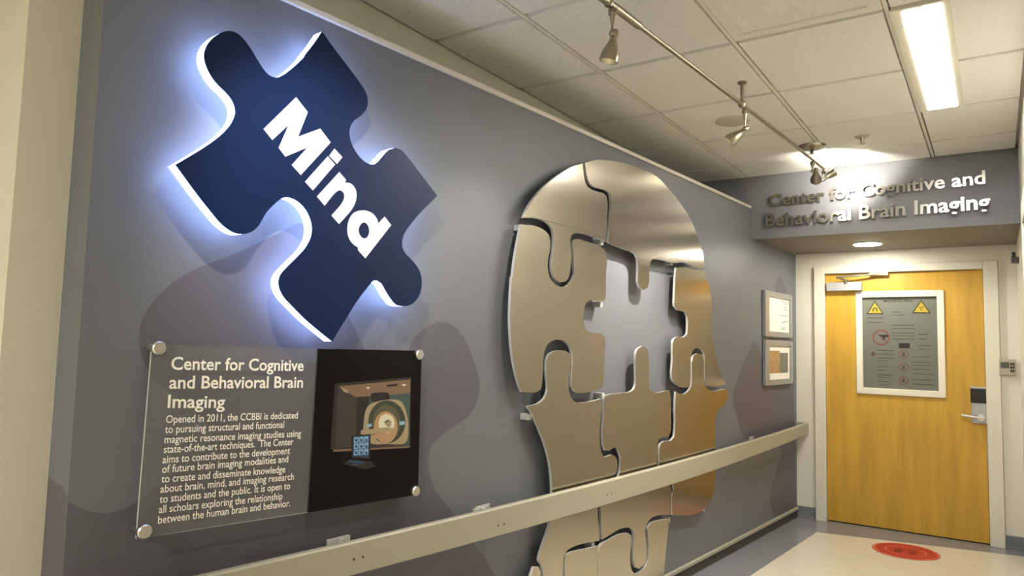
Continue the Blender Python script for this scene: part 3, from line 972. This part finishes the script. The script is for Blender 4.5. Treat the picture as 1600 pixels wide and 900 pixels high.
pieces['F'] = (ZE([(785, 105), (792, 82), (830, 72), (900, 66)]) + ZD([(40, 829), (100, 824), (135, 805), (149, 770), (150, 650), (150, 570), (165, 518), (195, 499), (223, 510), (239, 555), (243, 650), (243, 760), (256, 812), (300, 827), (350, 816), (385, 812)])
               + ZF([(391, 60), (396, 120), (397, 200), (395, 335), (380, 370), (345, 375), (312, 393), (302, 440), (300, 570), (305, 650), (330, 690), (385, 705), (402, 740)]) + ZH([(825, 100), (822, 284)])
               + ZH([(760, 287), (700, 290), (640, 310), (600, 348), (575, 390), (567, 440), (577, 540), (582, 650), (575, 745), (546, 797), (510, 828), (478, 820), (456, 785), (444, 700), (446, 620), (455, 520), (452, 460), (432, 424), (400, 413), (350, 417), (290, 440), (220, 484), (135, 535), (128, 420), (122, 250), (124, 40)])
               + ZE([(790, 712), (830, 692)]) + ZF([(5, 690), (30, 650), (45, 580), (44, 510), (28, 465)]) + ZE([(880, 450), (850, 448), (818, 470), (793, 468), (776, 420), (772, 340), (780, 230)]))
pieces['G'] = (ZD([(432, 818), (462, 834), (498, 832), (527, 805), (541, 775), (545, 700), (545, 600), (560, 562), (585, 549), (613, 556), (629, 592), (631, 700), (638, 780), (660, 803), (700, 815), (790, 800)])
               + ZF([(800, 45), (795, 100), (780, 140), (755, 165), (725, 190), (708, 260), (711, 350), (710, 450), (711, 600), (705, 720), (682, 815), (630, 895)]) + ZH([(1165, 230), (1090, 278), (980, 290), (838, 288), (835, 100)])
               + ZF([(418, 735), (395, 690), (345, 678), (322, 640), (316, 570), (318, 440), (325, 418), (350, 402), (398, 398), (418, 375), (427, 300), (428, 160)]))
pieces['J'] = ZG([(538, 700), (548, 682), (580, 665), (640, 647), (740, 627), (868, 598), (862, 700), (852, 900)]) + [(930, 960), (884, 952), (883.5, 900)]
pieces['K'] = ZH([(118, 590), (200, 537), (290, 490), (350, 472), (398, 469), (424, 488), (430, 540), (418, 650), (416, 750), (430, 835), (462, 882), (502, 870), (552, 828), (590, 758), (603, 650), (600, 500), (592, 412), (620, 372), (680, 347), (760, 331), (802, 329), (800, 400), (770, 700), (755, 900)]) + [(1036, 925), (934, 962), (934, 900)]
pieces['I'] = [(834, 886), (842, 886), (845, 892), (844, 910), (838, 948), (815, 944), (824, 915)]
names = {
    'A': ('puzzle_piece', 'brushed metal puzzle piece at the upper back of the head, its tab pointing down'),
    'B': ('puzzle_piece', 'large brushed metal puzzle piece forming the crown and forehead of the head'),
    'C': ('puzzle_piece', 'tall brushed metal puzzle piece at the back of the head, left of the empty gap'),
    'D': ('puzzle_piece', 'narrow brushed metal puzzle piece with the brow and nose, right of the empty gap'),
    'E': ('puzzle_piece', 'brushed metal puzzle piece at the nape, under the tall back piece'),
    'F': ('puzzle_piece', 'brushed metal cheek puzzle piece whose tab stands up into the empty gap'),
    'G': ('puzzle_piece', 'brushed metal puzzle piece with the lips and rounded chin, lit orange by the door'),
    'J': ('puzzle_piece', 'small brushed metal neck puzzle piece below the handrail, left of the lower seam'),
    'K': ('puzzle_piece', 'brushed metal throat puzzle piece below the handrail with a deep U-shaped notch'),
    'I': ('puzzle_piece', 'sliver of a metal puzzle piece at the lowest back of the neck'),
}
spots = {'A': [(880, 300), (925, 340)], 'B': [(990, 310), (1050, 370)], 'C': [(840, 450), (920, 560)], 'D': [(1078, 440), (1065, 570)], 'E': [(885, 690), (915, 730)], 'F': [(975, 660), (1010, 780)], 'G': [(1085, 650), (1085, 770)],
         'J': [(905, 880), (905, 930)], 'K': [(960, 870), (1025, 860)], 'I': [(835, 915), (830, 930)]}
for k, lp in pieces.items():
    cr = auto_corners(lp, 58)
    lw = wall_pts(smooth_loop(lp, cr, 4), HX1)
    lw = [(p[0], max(0.115, p[1])) for p in lw]
    mb = MB()
    mb.prism([lw], convX, HX0, HX1, 0, 1)
    o = mb.build(names[k][0], [M['alu_face'], M['alu_edge']], bevel=0.0018, bseg=2)
    tag(o, names[k][1], 'puzzle piece', 'metal puzzle pieces forming the head in profile')
    for s_ in spots[k]:
        q = atX(s_[0], s_[1], HX0)
        mb = MB()
        mb.cyl((0.001, q.y, max(.13, q.z)), (HX0, q.y, max(.13, q.z)), 0.008)
        mb.build('wall_stud', M['clip'], parent=o)
    # small bright joining tabs seen in the gaps
    tabs = {'A': [(936, 379)], 'B': [(1045, 411)], 'C': [(813, 356), (935, 476)], 'E': [(823, 651), (938, 618)], 'F': [(1041, 812)], 'J': [(922, 851)]}.get(k, ())
    for t_ in tabs:
        q = atX(t_[0], t_[1], 0.03)
        mb = MB()
        mb.box((0.001, q.y - 0.014, q.z - 0.014), (HX0 - 0.001, q.y + 0.014, q.z + 0.014))
        mb.build('joining_tab', M['clip'], parent=o, bevel=0.002)

# ================================================================ THE HANDRAIL
RX0, RX1 = 0.085, 0.108
top_px = [(300, 897), (536, 851), (640, 828), (760, 802), (860, 778), (960, 751), (1056, 719), (1119, 702), (1190, 684), (1255, 665)]
bot_px = [(510, 906), (640, 876), (760, 846), (858, 819), (960, 786), (1056, 755), (1116, 733), (1190, 707), (1255, 683)]
T = [atX(*p, RX1) for p in top_px]; B = [atX(*p, RX1) for p in bot_px]


def fit(pts):
    """least-squares parabola z(y) through the measured points"""
    import numpy as np
    return np.polyfit([p.y for p in pts], [p.z for p in pts], 2)


ft, fb = fit(T), fit(B)
zt = lambda y: float(ft[0] * y * y + ft[1] * y + ft[2])
zb = lambda y: float(fb[0] * y * y + fb[1] * y + fb[2])
RY0, RY1 = 0.76, 6.50
rail = empty('handrail', (RX0, (RY0 + RY1) / 2, zb(3.0)), 'long beige flat handrail running along the mural wall to the door', 'handrail')
mb = MB()
N = 48
for i in range(N):
    y0, y1 = RY0 + (RY1 - RY0) * i / N, RY0 + (RY1 - RY0) * (i + 1) / N
    prof = lambda y: [(RX0, zb(y)), (RX1 - .004, zb(y)), (RX1, zb(y) + .004), (RX1, zt(y) - .006), (RX1 - .005, zt(y)), (RX0, zt(y))]
    p, q = prof(y0), prof(y1)
    n = len(p)
    vs_ = [(a_[0], y0, a_[1]) for a_ in p] + [(a_[0], y1, a_[1]) for a_ in q]
    mb.add(vs_, [(j, (j + 1) % n, n + (j + 1) % n, n + j) for j in range(n)])
    if i == 0:
        mb.add(vs_[:n], [tuple(reversed(range(n)))])
    if i == N - 1:
        mb.add(vs_[n:], [tuple(range(n))])
board = mb.build('rail_board', M['rail'], parent=rail, weld=True)
bm = bmesh.new(); bm.from_mesh(board.data); bmesh.ops.recalc_face_normals(bm, faces=bm.faces); bm.to_mesh(board.data); bm.free()
mb = MB()
mb.box((0.002, RY1, zb(RY1)), (RX1, RY1 + 0.02, zt(RY1)))
mb.build('end_return', M['rail'], parent=rail, bevel=0.003)
for bx in (560, 783, 952, 1090, 1195):
    # y of the bracket from the screws seen on the board
    q = atX(bx, {560: 872, 783: 820, 952: 772, 1090: 727, 1195: 695}[bx], RX1)
    y = q.y
    mb = MB()
    x_ = HX1 + 0.0005 if bx in (952, 1090) else 0.001
    mb.box((x_, y - 0.045, zt(y) - 0.055), (x_ + 0.006, y + 0.045, zt(y) - 0.008))
    mb.box((x_, y - 0.02, zt(y) - 0.06), (RX0, y + 0.02, zt(y) - 0.03))
    mb.box((RX0 - 0.006, y - 0.04, zb(y) + 0.02), (RX0, y + 0.04, zt(y) - 0.02))
    br_ = mb.build('wall_bracket', M['clip'], parent=rail, bevel=0.002)
    if bx < 1000:
        for dy in (-.019, .019):
            mb = MB()
            mb.cyl((RX1 - .001, y + dy, q.z), (RX1 + .0012, y + dy, q.z), 0.0042, n=14)
            mb.build('screw', M['screw'], parent=rail)
# clear stops screwed to the wall just above the board
for c_ in ((535, 847), (757, 799)):
    q = atX(c_[0], c_[1], 0.03)
    y = q.y
    mb = MB()
    mb.box((0.001, y - 0.045, q.z - 0.05), (0.012, y + 0.045, q.z + 0.012))
    mb.box((0.012, y - 0.006, q.z - 0.05), (0.03, y + 0.006, q.z + 0.012))
    for dy in (-.025, .025):
        mb.cyl((0.012, y + dy, q.z), (0.015, y + dy, q.z), 0.006, n=12)
    mb.build('wall_plate', M['clip'], parent=rail, bevel=0.002)

# ================================================================ FRAMED NOTICES BY THE DOOR
def frame_thing(quad, label, photo):
    fx = 0.03
    pts = [atX(*p, fx) for p in quad]
    y0, y1 = (pts[0].y + pts[3].y) / 2, (pts[1].y + pts[2].y) / 2
    z0, z1 = (pts[2].z + pts[3].z) / 2, (pts[0].z + pts[1].z) / 2
    t = empty('framed_notice', (0, (y0 + y1) / 2, z0), label, 'picture frame', 'framed notices beside the door')
    mb = MB()
    b = 0.045
    by = 0.09
    for (u0, u1, v0, v1) in ((y0, y0 + by, z0, z1), (y1 - by * .7, y1, z0, z1), (y0 + by, y1 - by * .7, z0, z0 + b), (y0 + by, y1 - by * .7, z1 - b, z1)):
        mb.box((0.001, u0, v0), (fx, u1, v1))
    mb.build('frame', M['frame_metal'], parent=t, bevel=0.004)
    mb = MB()
    mb.box((0.001, y0 + by, z0 + b), (0.018, y1 - by * .7, z1 - b))
    pp = mb.build('paper_sheet', M['paper'], parent=t)
    iy0, iy1, iz0, iz1 = y0 + by, y1 - by * .7, z0 + b, z1 - b
    W, H = iy1 - iy0, iz1 - iz0
    if photo:
        mb = MB()
        mb.box((0.018, iy0 + .06 * W, iz0 + .18 * H), (0.0185, iy0 + .52 * W, iz0 + .86 * H), 0)
        mb.box((0.018, iy0 + .52 * W, iz0 + .18 * H), (0.0185, iy0 + .92 * W, iz0 + .80 * H), 1)
        mb.build('photograph', [M['photo_orange'], M['photo_green']], parent=pp)
    else:
        mb = MB()
        for k, (u0, u1, v) in enumerate(((.62, .95, .92), (.7, .95, .86), (.66, .95, .75), (.7, .93, .68), (.55, .95, .49), (.6, .9, .32), (.62, .85, .28), (.6, .85, .12), (.62, .8, .08))):
            mb.box((0.018, iy0 + u0 * W, iz0 + v * H), (0.0185, iy0 + u1 * W, iz0 + (v + .015) * H))
        mb.build('print', M['sheet_line'], parent=pp)


frame_thing(((1196, 455), (1238, 460), (1239, 527), (1197, 527)), 'silver framed white paper notice, the upper of the two by the door', False)
frame_thing(((1197, 531), (1240, 534), (1239, 599), (1197, 603)), 'silver framed photograph in orange and green, the lower of the two by the door', True)

# ================================================================ HEADER LETTERING
lt = empty('dimensional_lettering', ((-1.45 + -.02) / 2, YH, 2.41), 'raised metal lettering on the gray header above the door', 'sign', frame='C')


def words(text, px0, base0, px1, base1, cap):
    V, _ = text_mesh(text, 0.02)
    xa, xb = min(v.x for v in V), max(v.x for v in V)
    P0, P1 = atY(px0, base0, YH), atY(px1, base1, YH)
    tot = xb - xa
    acc = ''
    for w in text.split(' '):
        pre = text_mesh(acc + w, 0.02)[0]
        wv = text_mesh(w, 0.02)[0]
        end = max(v.x for v in pre)
        start = end - (max(v.x for v in wv) - min(v.x for v in wv))
        a_ = P0.lerp(P1, (start - xa) / tot); b_ = P0.lerp(P1, (end - xa) / tot)
        mb = MB()
        add_text(mb, w, a_, b_, cap, (0, 0, 1), (0, -1, 0), offset=0.02, extrude=0.011, lift=0.022)
        mb.build('word', M['letter_metal'], parent=lt, frame='C')
        acc += w + ' '


words('Center for Cognitive and', 1204, 323, 1540, 288, 0.098)
words('Behavioral Brain Imaging', 1197.5, 355, 1547.5, 326.5, 0.108)

# ================================================================ CEILING AND SOFFIT FITTINGS
def fluorescent(x0, x1, y0, y1, label, lens='lens'):
    t = empty('ceiling_light', ((x0 + x1) / 2, (y0 + y1) / 2, ZC - 0.012), label, 'light', 'fluorescent ceiling lights', frame='C')
    mb = MB()
    for (u0, u1, v0, v1) in ((x0 - .040, x0, y0 - .02, y1 + .02), (x1, x1 + .030, y0 - .02, y1 + .02), (x0, x1, y0 - .02, y0), (x0, x1, y1, y1 + .02)):
        mb.box((u0, v0, ZC - 0.012), (u1, v1, ZC - 0.0041))
    mb.box((x0, y0, ZC - 0.0044), (x1, y1, ZC - 0.0041))
    mb.build('frame', M['fixture'], parent=t, frame='C')
    mb = MB()
    mb.box((x0 + .001, y0 + .001, ZC - 0.0135), (x1 - .001, y1 - .001, ZC - 0.0046))
    mb.build('lens', M[lens], parent=t, frame='C')
    return t


fluorescent(LX0, LX1, LY0, LY1, 'long bright fluorescent strip light set in the ceiling tiles')
fluorescent(-1.20, -0.72, -2.9, -1.55, 'wide fluorescent light above the near end of the corridor')

t = empty('downlight', (-0.83, 6.22, ZS), 'round recessed downlight in the soffit above the door', 'light', frame='C')
dc = Vector((-0.83, 6.22, ZS))
mb = MB()
mb.lathe(dc + Vector((0, 0, -0.006)), (0, 0, 0.0058), [(0, 0.112), (0.6, 0.118), (1, 0.118)], 32)
mb.build('trim_ring', M['fixture'], parent=t, frame='C', smooth=40)
mb = MB()
mb.cyl(dc + Vector((0, 0, -0.008)), dc + Vector((0, 0, -0.0062)), 0.098, n=32)
mb.build('lens', M['down'], parent=t, frame='C')

t = empty('ceiling_speaker', atZ(1144, 188, ZC), 'round flat speaker grille in the ceiling beside the track', 'speaker', frame='C')
c_ = atZ(1144, 188, ZC)
mb = MB()
mb.lathe(c_ + Vector((0, 0, -0.014)), (0, 0, 0.0098), [(0, 0.085), (0.5, 0.098), (1, 0.10)], 32)
mb.build('grille', M['speaker'], parent=t, frame='C', smooth=40)

t = empty('sprinkler', atZ(1347, 212, ZC), 'small white sprinkler head in the ceiling before the header', 'sprinkler', frame='C')
c_ = atZ(1347, 212, ZC)
mb = MB()
mb.lathe(c_ + Vector((0, 0, -0.012)), (0, 0, 0.0078), [(0, 0.034), (1, 0.046)], 24)
mb.build('escutcheon', M['speaker'], parent=t, frame='C', smooth=40)
mb = MB()
mb.lathe(c_ + Vector((0, 0, -0.055)), (0, 0, 0.0429), [(0, 0.018), (0.08, 0.018), (0.1, 0.006), (0.6, 0.009), (1, 0.014)], 16)
mb.build('head', M['nickel'], parent=t, frame='C', smooth=40)

# ---- track and its spot lamps
ZT = 2.70
TX = [(0.55, 0.715), (2.109, 0.7021), (2.737, 0.6961), (3.538, 0.6861), (4.60, 0.668), (5.08, 0.657)]
xt = lambda y: next((a_[1] + (b_[1] - a_[1]) * (y - a_[0]) / (b_[0] - a_[0]) for a_, b_ in zip(TX, TX[1:]) if y <= b_[0]), TX[-1][1])
track = empty('track_rail', (xt(2.6), 2.6, ZT), 'nickel track rail hung under the ceiling along the mural wall', 'track light rail')
mb = MB()
mb.tube([(a_[1], a_[0], ZT) for a_ in TX], 0.0095, 14)
mb.build('rail', M['nickel'], parent=track, smooth=40)
mb = MB()
for dx in (-.0, ):
    mb.cyl((xt(2.36), 2.36, ZT), (xt(2.06), 2.06, ZT), 0.0155, n=14)
mb.build('connector', M['nickel'], parent=track, smooth=40)
for y in (0.9, 2.13, 3.46):
    mb = MB()
    mb.cyl((xt(y), y, ZT + .005), (xt(y), y, ZC - .0045), 0.009, n=12)
    mb.lathe((xt(y), y, ZT - .016), (0, 0, .04), [(0, .012), (.3, .019), (.7, .019), (1, .010)], 16)
    mb.cyl((xt(y), y, ZC - .012), (xt(y), y, ZC - .0045), 0.022, n=16)
    mb.build('hanger', M['nickel'], parent=track, smooth=40)
mb = MB()
cc = Vector((0.637, 4.83, ZC - .0045))
mb.lathe(cc + Vector((0, 0, -.026)), (0, 0, .026), [(0, .05), (.4, .082), (1, .088)], 28)
mb.build('canopy', M['nickel'], parent=track, smooth=40)
mb = MB()
mb.tube([cc + Vector((0, 0, -.02)), cc + Vector((.002, -.02, -.07)), Vector((0.668, 4.60, ZT))], 0.012, 12)
mb.build('feed_stem', M['nickel'], parent=track, smooth=40)


def spot(y, stem, aim, label, x=None, watts=SPOT_W, angle=75, blend=0.9, zt_=ZT, beam=None, k=0.72):
    """a bell-shaped spot lamp hung from the track on a tapering stem; aim = where its shade points, beam = what its lamp lights"""
    x = xt(y) if x is None else x
    p = Vector((x, y, zt_))
    t = empty('spot_lamp', p, label, 'lamp', 'spot lamps on the track')
    mb = MB()
    mb.lathe(p + Vector((0, 0, -.038)), (0, 0, .0275), [(0, .010), (.2, .016), (.8, .016), (1, .012)], 16)
    mb.build('clip', M['nickel'], parent=t, smooth=40)
    e = p + Vector((0, 0, -stem))
    mb = MB()
    mb.lathe(p + Vector((0, 0, -.034)), (0, 0, -(stem - .034)), [(0, .011), (.25, .009), (.55, .0045), (1, .004)], 12)
    mb.build('stem', M['nickel'], parent=t, smooth=40)
    d = (Vector(aim) - e).normalized()
    side = d.cross(Vector((0, 0, 1)))
    side = side.normalized() if side.length > .05 else Vector((0, 1, 0))
    mb = MB()
    mb.sphere(e, .012)
    mb.cyl(e, e + side * .018, .007, n=12)
    mb.build('knuckle', M['nickel'], parent=t, smooth=60)
    b = e + side * .020 - d * .022
    mb = MB()
    mb.lathe(b, d * .165 * k, [(0, .010 * k), (.04, .018 * k), (.30, .020 * k), (.38, .022 * k), (.50, .029 * k), (.66, .041 * k), (.84, .048 * k), (1, .050 * k), (1.0, .047 * k), (.86, .044 * k), (.7, .036 * k), (.62, .026 * k)], 28, cap=False)
    mb.cyl(b, b + d * .004, .010 * k, n=16)
    hd = mb.build('shade', M['nickel'], parent=t, smooth=50)
    mb = MB()
    mb.cyl(b + d * .112 * k, b + d * .120 * k, .031 * k, n=24)
    mb.build('bulb', M['bulb'], parent=hd)
    if watts:
        ld = bpy.data.lights.new('spot_beam', 'SPOT')
        ld.energy = watts
        ld.color = (1.0, 0.93, 0.82)
        ld.spot_size = math.radians(angle)
        ld.spot_blend = blend
        ld.shadow_soft_size = 0.02
        lo = bpy.data.objects.new('spot_beam', ld)
        COL.objects.link(lo)
        q = b + d * .172 * k
        bd = (Vector(beam or aim) - q).normalized()
        lo.matrix_world = Matrix.Translation(q) @ bd.to_track_quat('-Z', 'Y').to_matrix().to_4x4()
        lo.parent = t
        lo.matrix_parent_inverse = t.matrix_world.inverted()
    return t


spot(0.95, .11, (0.2, 1.15, 1.5), 'spot lamp on the near end of the track, above the jigsaw sign', beam=(0, 1.5, 1.7), watts=SPOT_W * 1.5)
spot(2.16, .105, (0.40, 2.12, 1.3), 'nickel bell-shaped spot lamp hanging largest and nearest on the track', beam=(0, 2.3, 1.4))
spot(3.50, .115, (0.0, 3.25, 2.05), 'small nickel spot lamp in the middle of the track, below the round speaker', beam=(0, 3.6, 1.15), watts=SPOT_W * 3.6, angle=92)
spot(4.74, .075, (0.45, 5.5, 2.2), 'dark spot lamp under the far end of the track, in front of the glare', watts=5, beam=(0.9, 5.6, 2.5), angle=80)
# the lamp turned up against the ceiling by the header
spot(5.02, .075, (0.92, 5.14, 2.84), 'glaring spot lamp turned up to the ceiling beside the header', watts=42, angle=146, blend=0.35, k=0.6, beam=(0.60, 5.22, 2.84))

# ================================================================ SMALL THINGS
kp0, kp1 = atY(1561, 586, YD - .03), atY(1587, 562, YD - .03)
kz0, kz1 = kp0.z, kp1.z
t = empty('keypad', ((kp0.x + kp1.x) / 2, YD, kz0), 'small gray keypad with a display on the wall right of the door', 'keypad', frame='C')
mb = MB()
mb.box((kp0.x, YD - 0.03, kz0), (kp1.x, YD, kz1))
case = mb.build('case', M['keypad'], parent=t, frame='C', bevel=0.005)
mb = MB()
W, H = kp1.x - kp0.x, kz1 - kz0
mb.box((kp0.x + .10 * W, YD - .0315, kz0 + .45 * H), (kp0.x + .62 * W, YD - .03, kz0 + .82 * H))
mb.build('display', M['lcd'], parent=case, frame='C')
for i in range(2):
    for j in range(3):
        mb = MB()
        mb.box((kp0.x + (.68 + .13 * i) * W, YD - .033, kz0 + (.2 + .22 * j) * H), (kp0.x + (.78 + .13 * i) * W, YD - .03, kz0 + (.36 + .22 * j) * H))
        mb.build('button', M['black'], parent=case, frame='C')

t = empty('floor_decal', (-0.58, 6.07, 0.0016), 'round red floor sticker with a paler ring in front of the door', 'floor sticker', frame='C')
fc = Vector((-0.585, 6.07, 0.0))
def disc(r0, r1, zz, m_, name, par):
    mb = MB()
    n = 56
    for k in range(n):
        t0, t1 = 2 * math.pi * k / n, 2 * math.pi * (k + 1) / n
        c0, s0, c1, s1 = math.cos(t0), math.sin(t0), math.cos(t1), math.sin(t1)
        if r0 > 0:
            mb.add([fc + Vector((r0 * c0, r0 * s0, zz)), fc + Vector((r1 * c0, r1 * s0, zz)), fc + Vector((r1 * c1, r1 * s1, zz)), fc + Vector((r0 * c1, r0 * s1, zz))], [(0, 1, 2, 3)])
        else:
            mb.add([fc + Vector((0, 0, zz)), fc + Vector((r1 * c0, r1 * s0, zz)), fc + Vector((r1 * c1, r1 * s1, zz))], [(0, 1, 2)])
    return mb.build(name, m_, parent=par, frame='C', weld=True)
mb = MB()
mb.lathe(fc + Vector((0, 0, .0016)), (0, 0, .0014), [(0, .222), (1, .220)], 56)
base = mb.build('disc', M['mat_red'], parent=t, frame='C')
disc(.2005, .2195, .0032, M['mat_pink'], 'rim', base)
disc(.125, .138, .0032, M['mat_pink'], 'ring', base)
mb = MB()
for sx in (-.045, .045):                        # two standing figures as a pictogram
    mb.prism([[(fc.x + sx - .022, fc.y - .07), (fc.x + sx + .022, fc.y - .07), (fc.x + sx + .030, fc.y + .02), (fc.x + sx - .030, fc.y + .02)]], lambda u, v, h: Vector((u, v, h)), .003, .0034)
    mb.prism([[(fc.x + sx + .02 * math.cos(k * .5236), fc.y + .048 + .02 * math.sin(k * .5236)) for k in range(12)]], lambda u, v, h: Vector((u, v, h)), .003, .0034)
mb.build('pictogram', M['mat_dark'], parent=base, frame='C')

# little dark holder fixed to the right wall beside the door head
q = atY(1587, 407, 6.2)
t = empty('door_holder', (X_R, 6.2, 2.14), 'small dark bracket on the right wall beside the door head', 'bracket', frame='C')
mb = MB()
mb.box((X_R - .045, 6.15, 2.12), (X_R, 6.24, 2.16))
mb.cyl((X_R - .03, 6.19, 2.16), (X_R - .03, 6.19, 2.20), .012)
mb.build('bracket', M['screw'], parent=t, frame='C', bevel=.003)

bpy.context.view_layer.update()
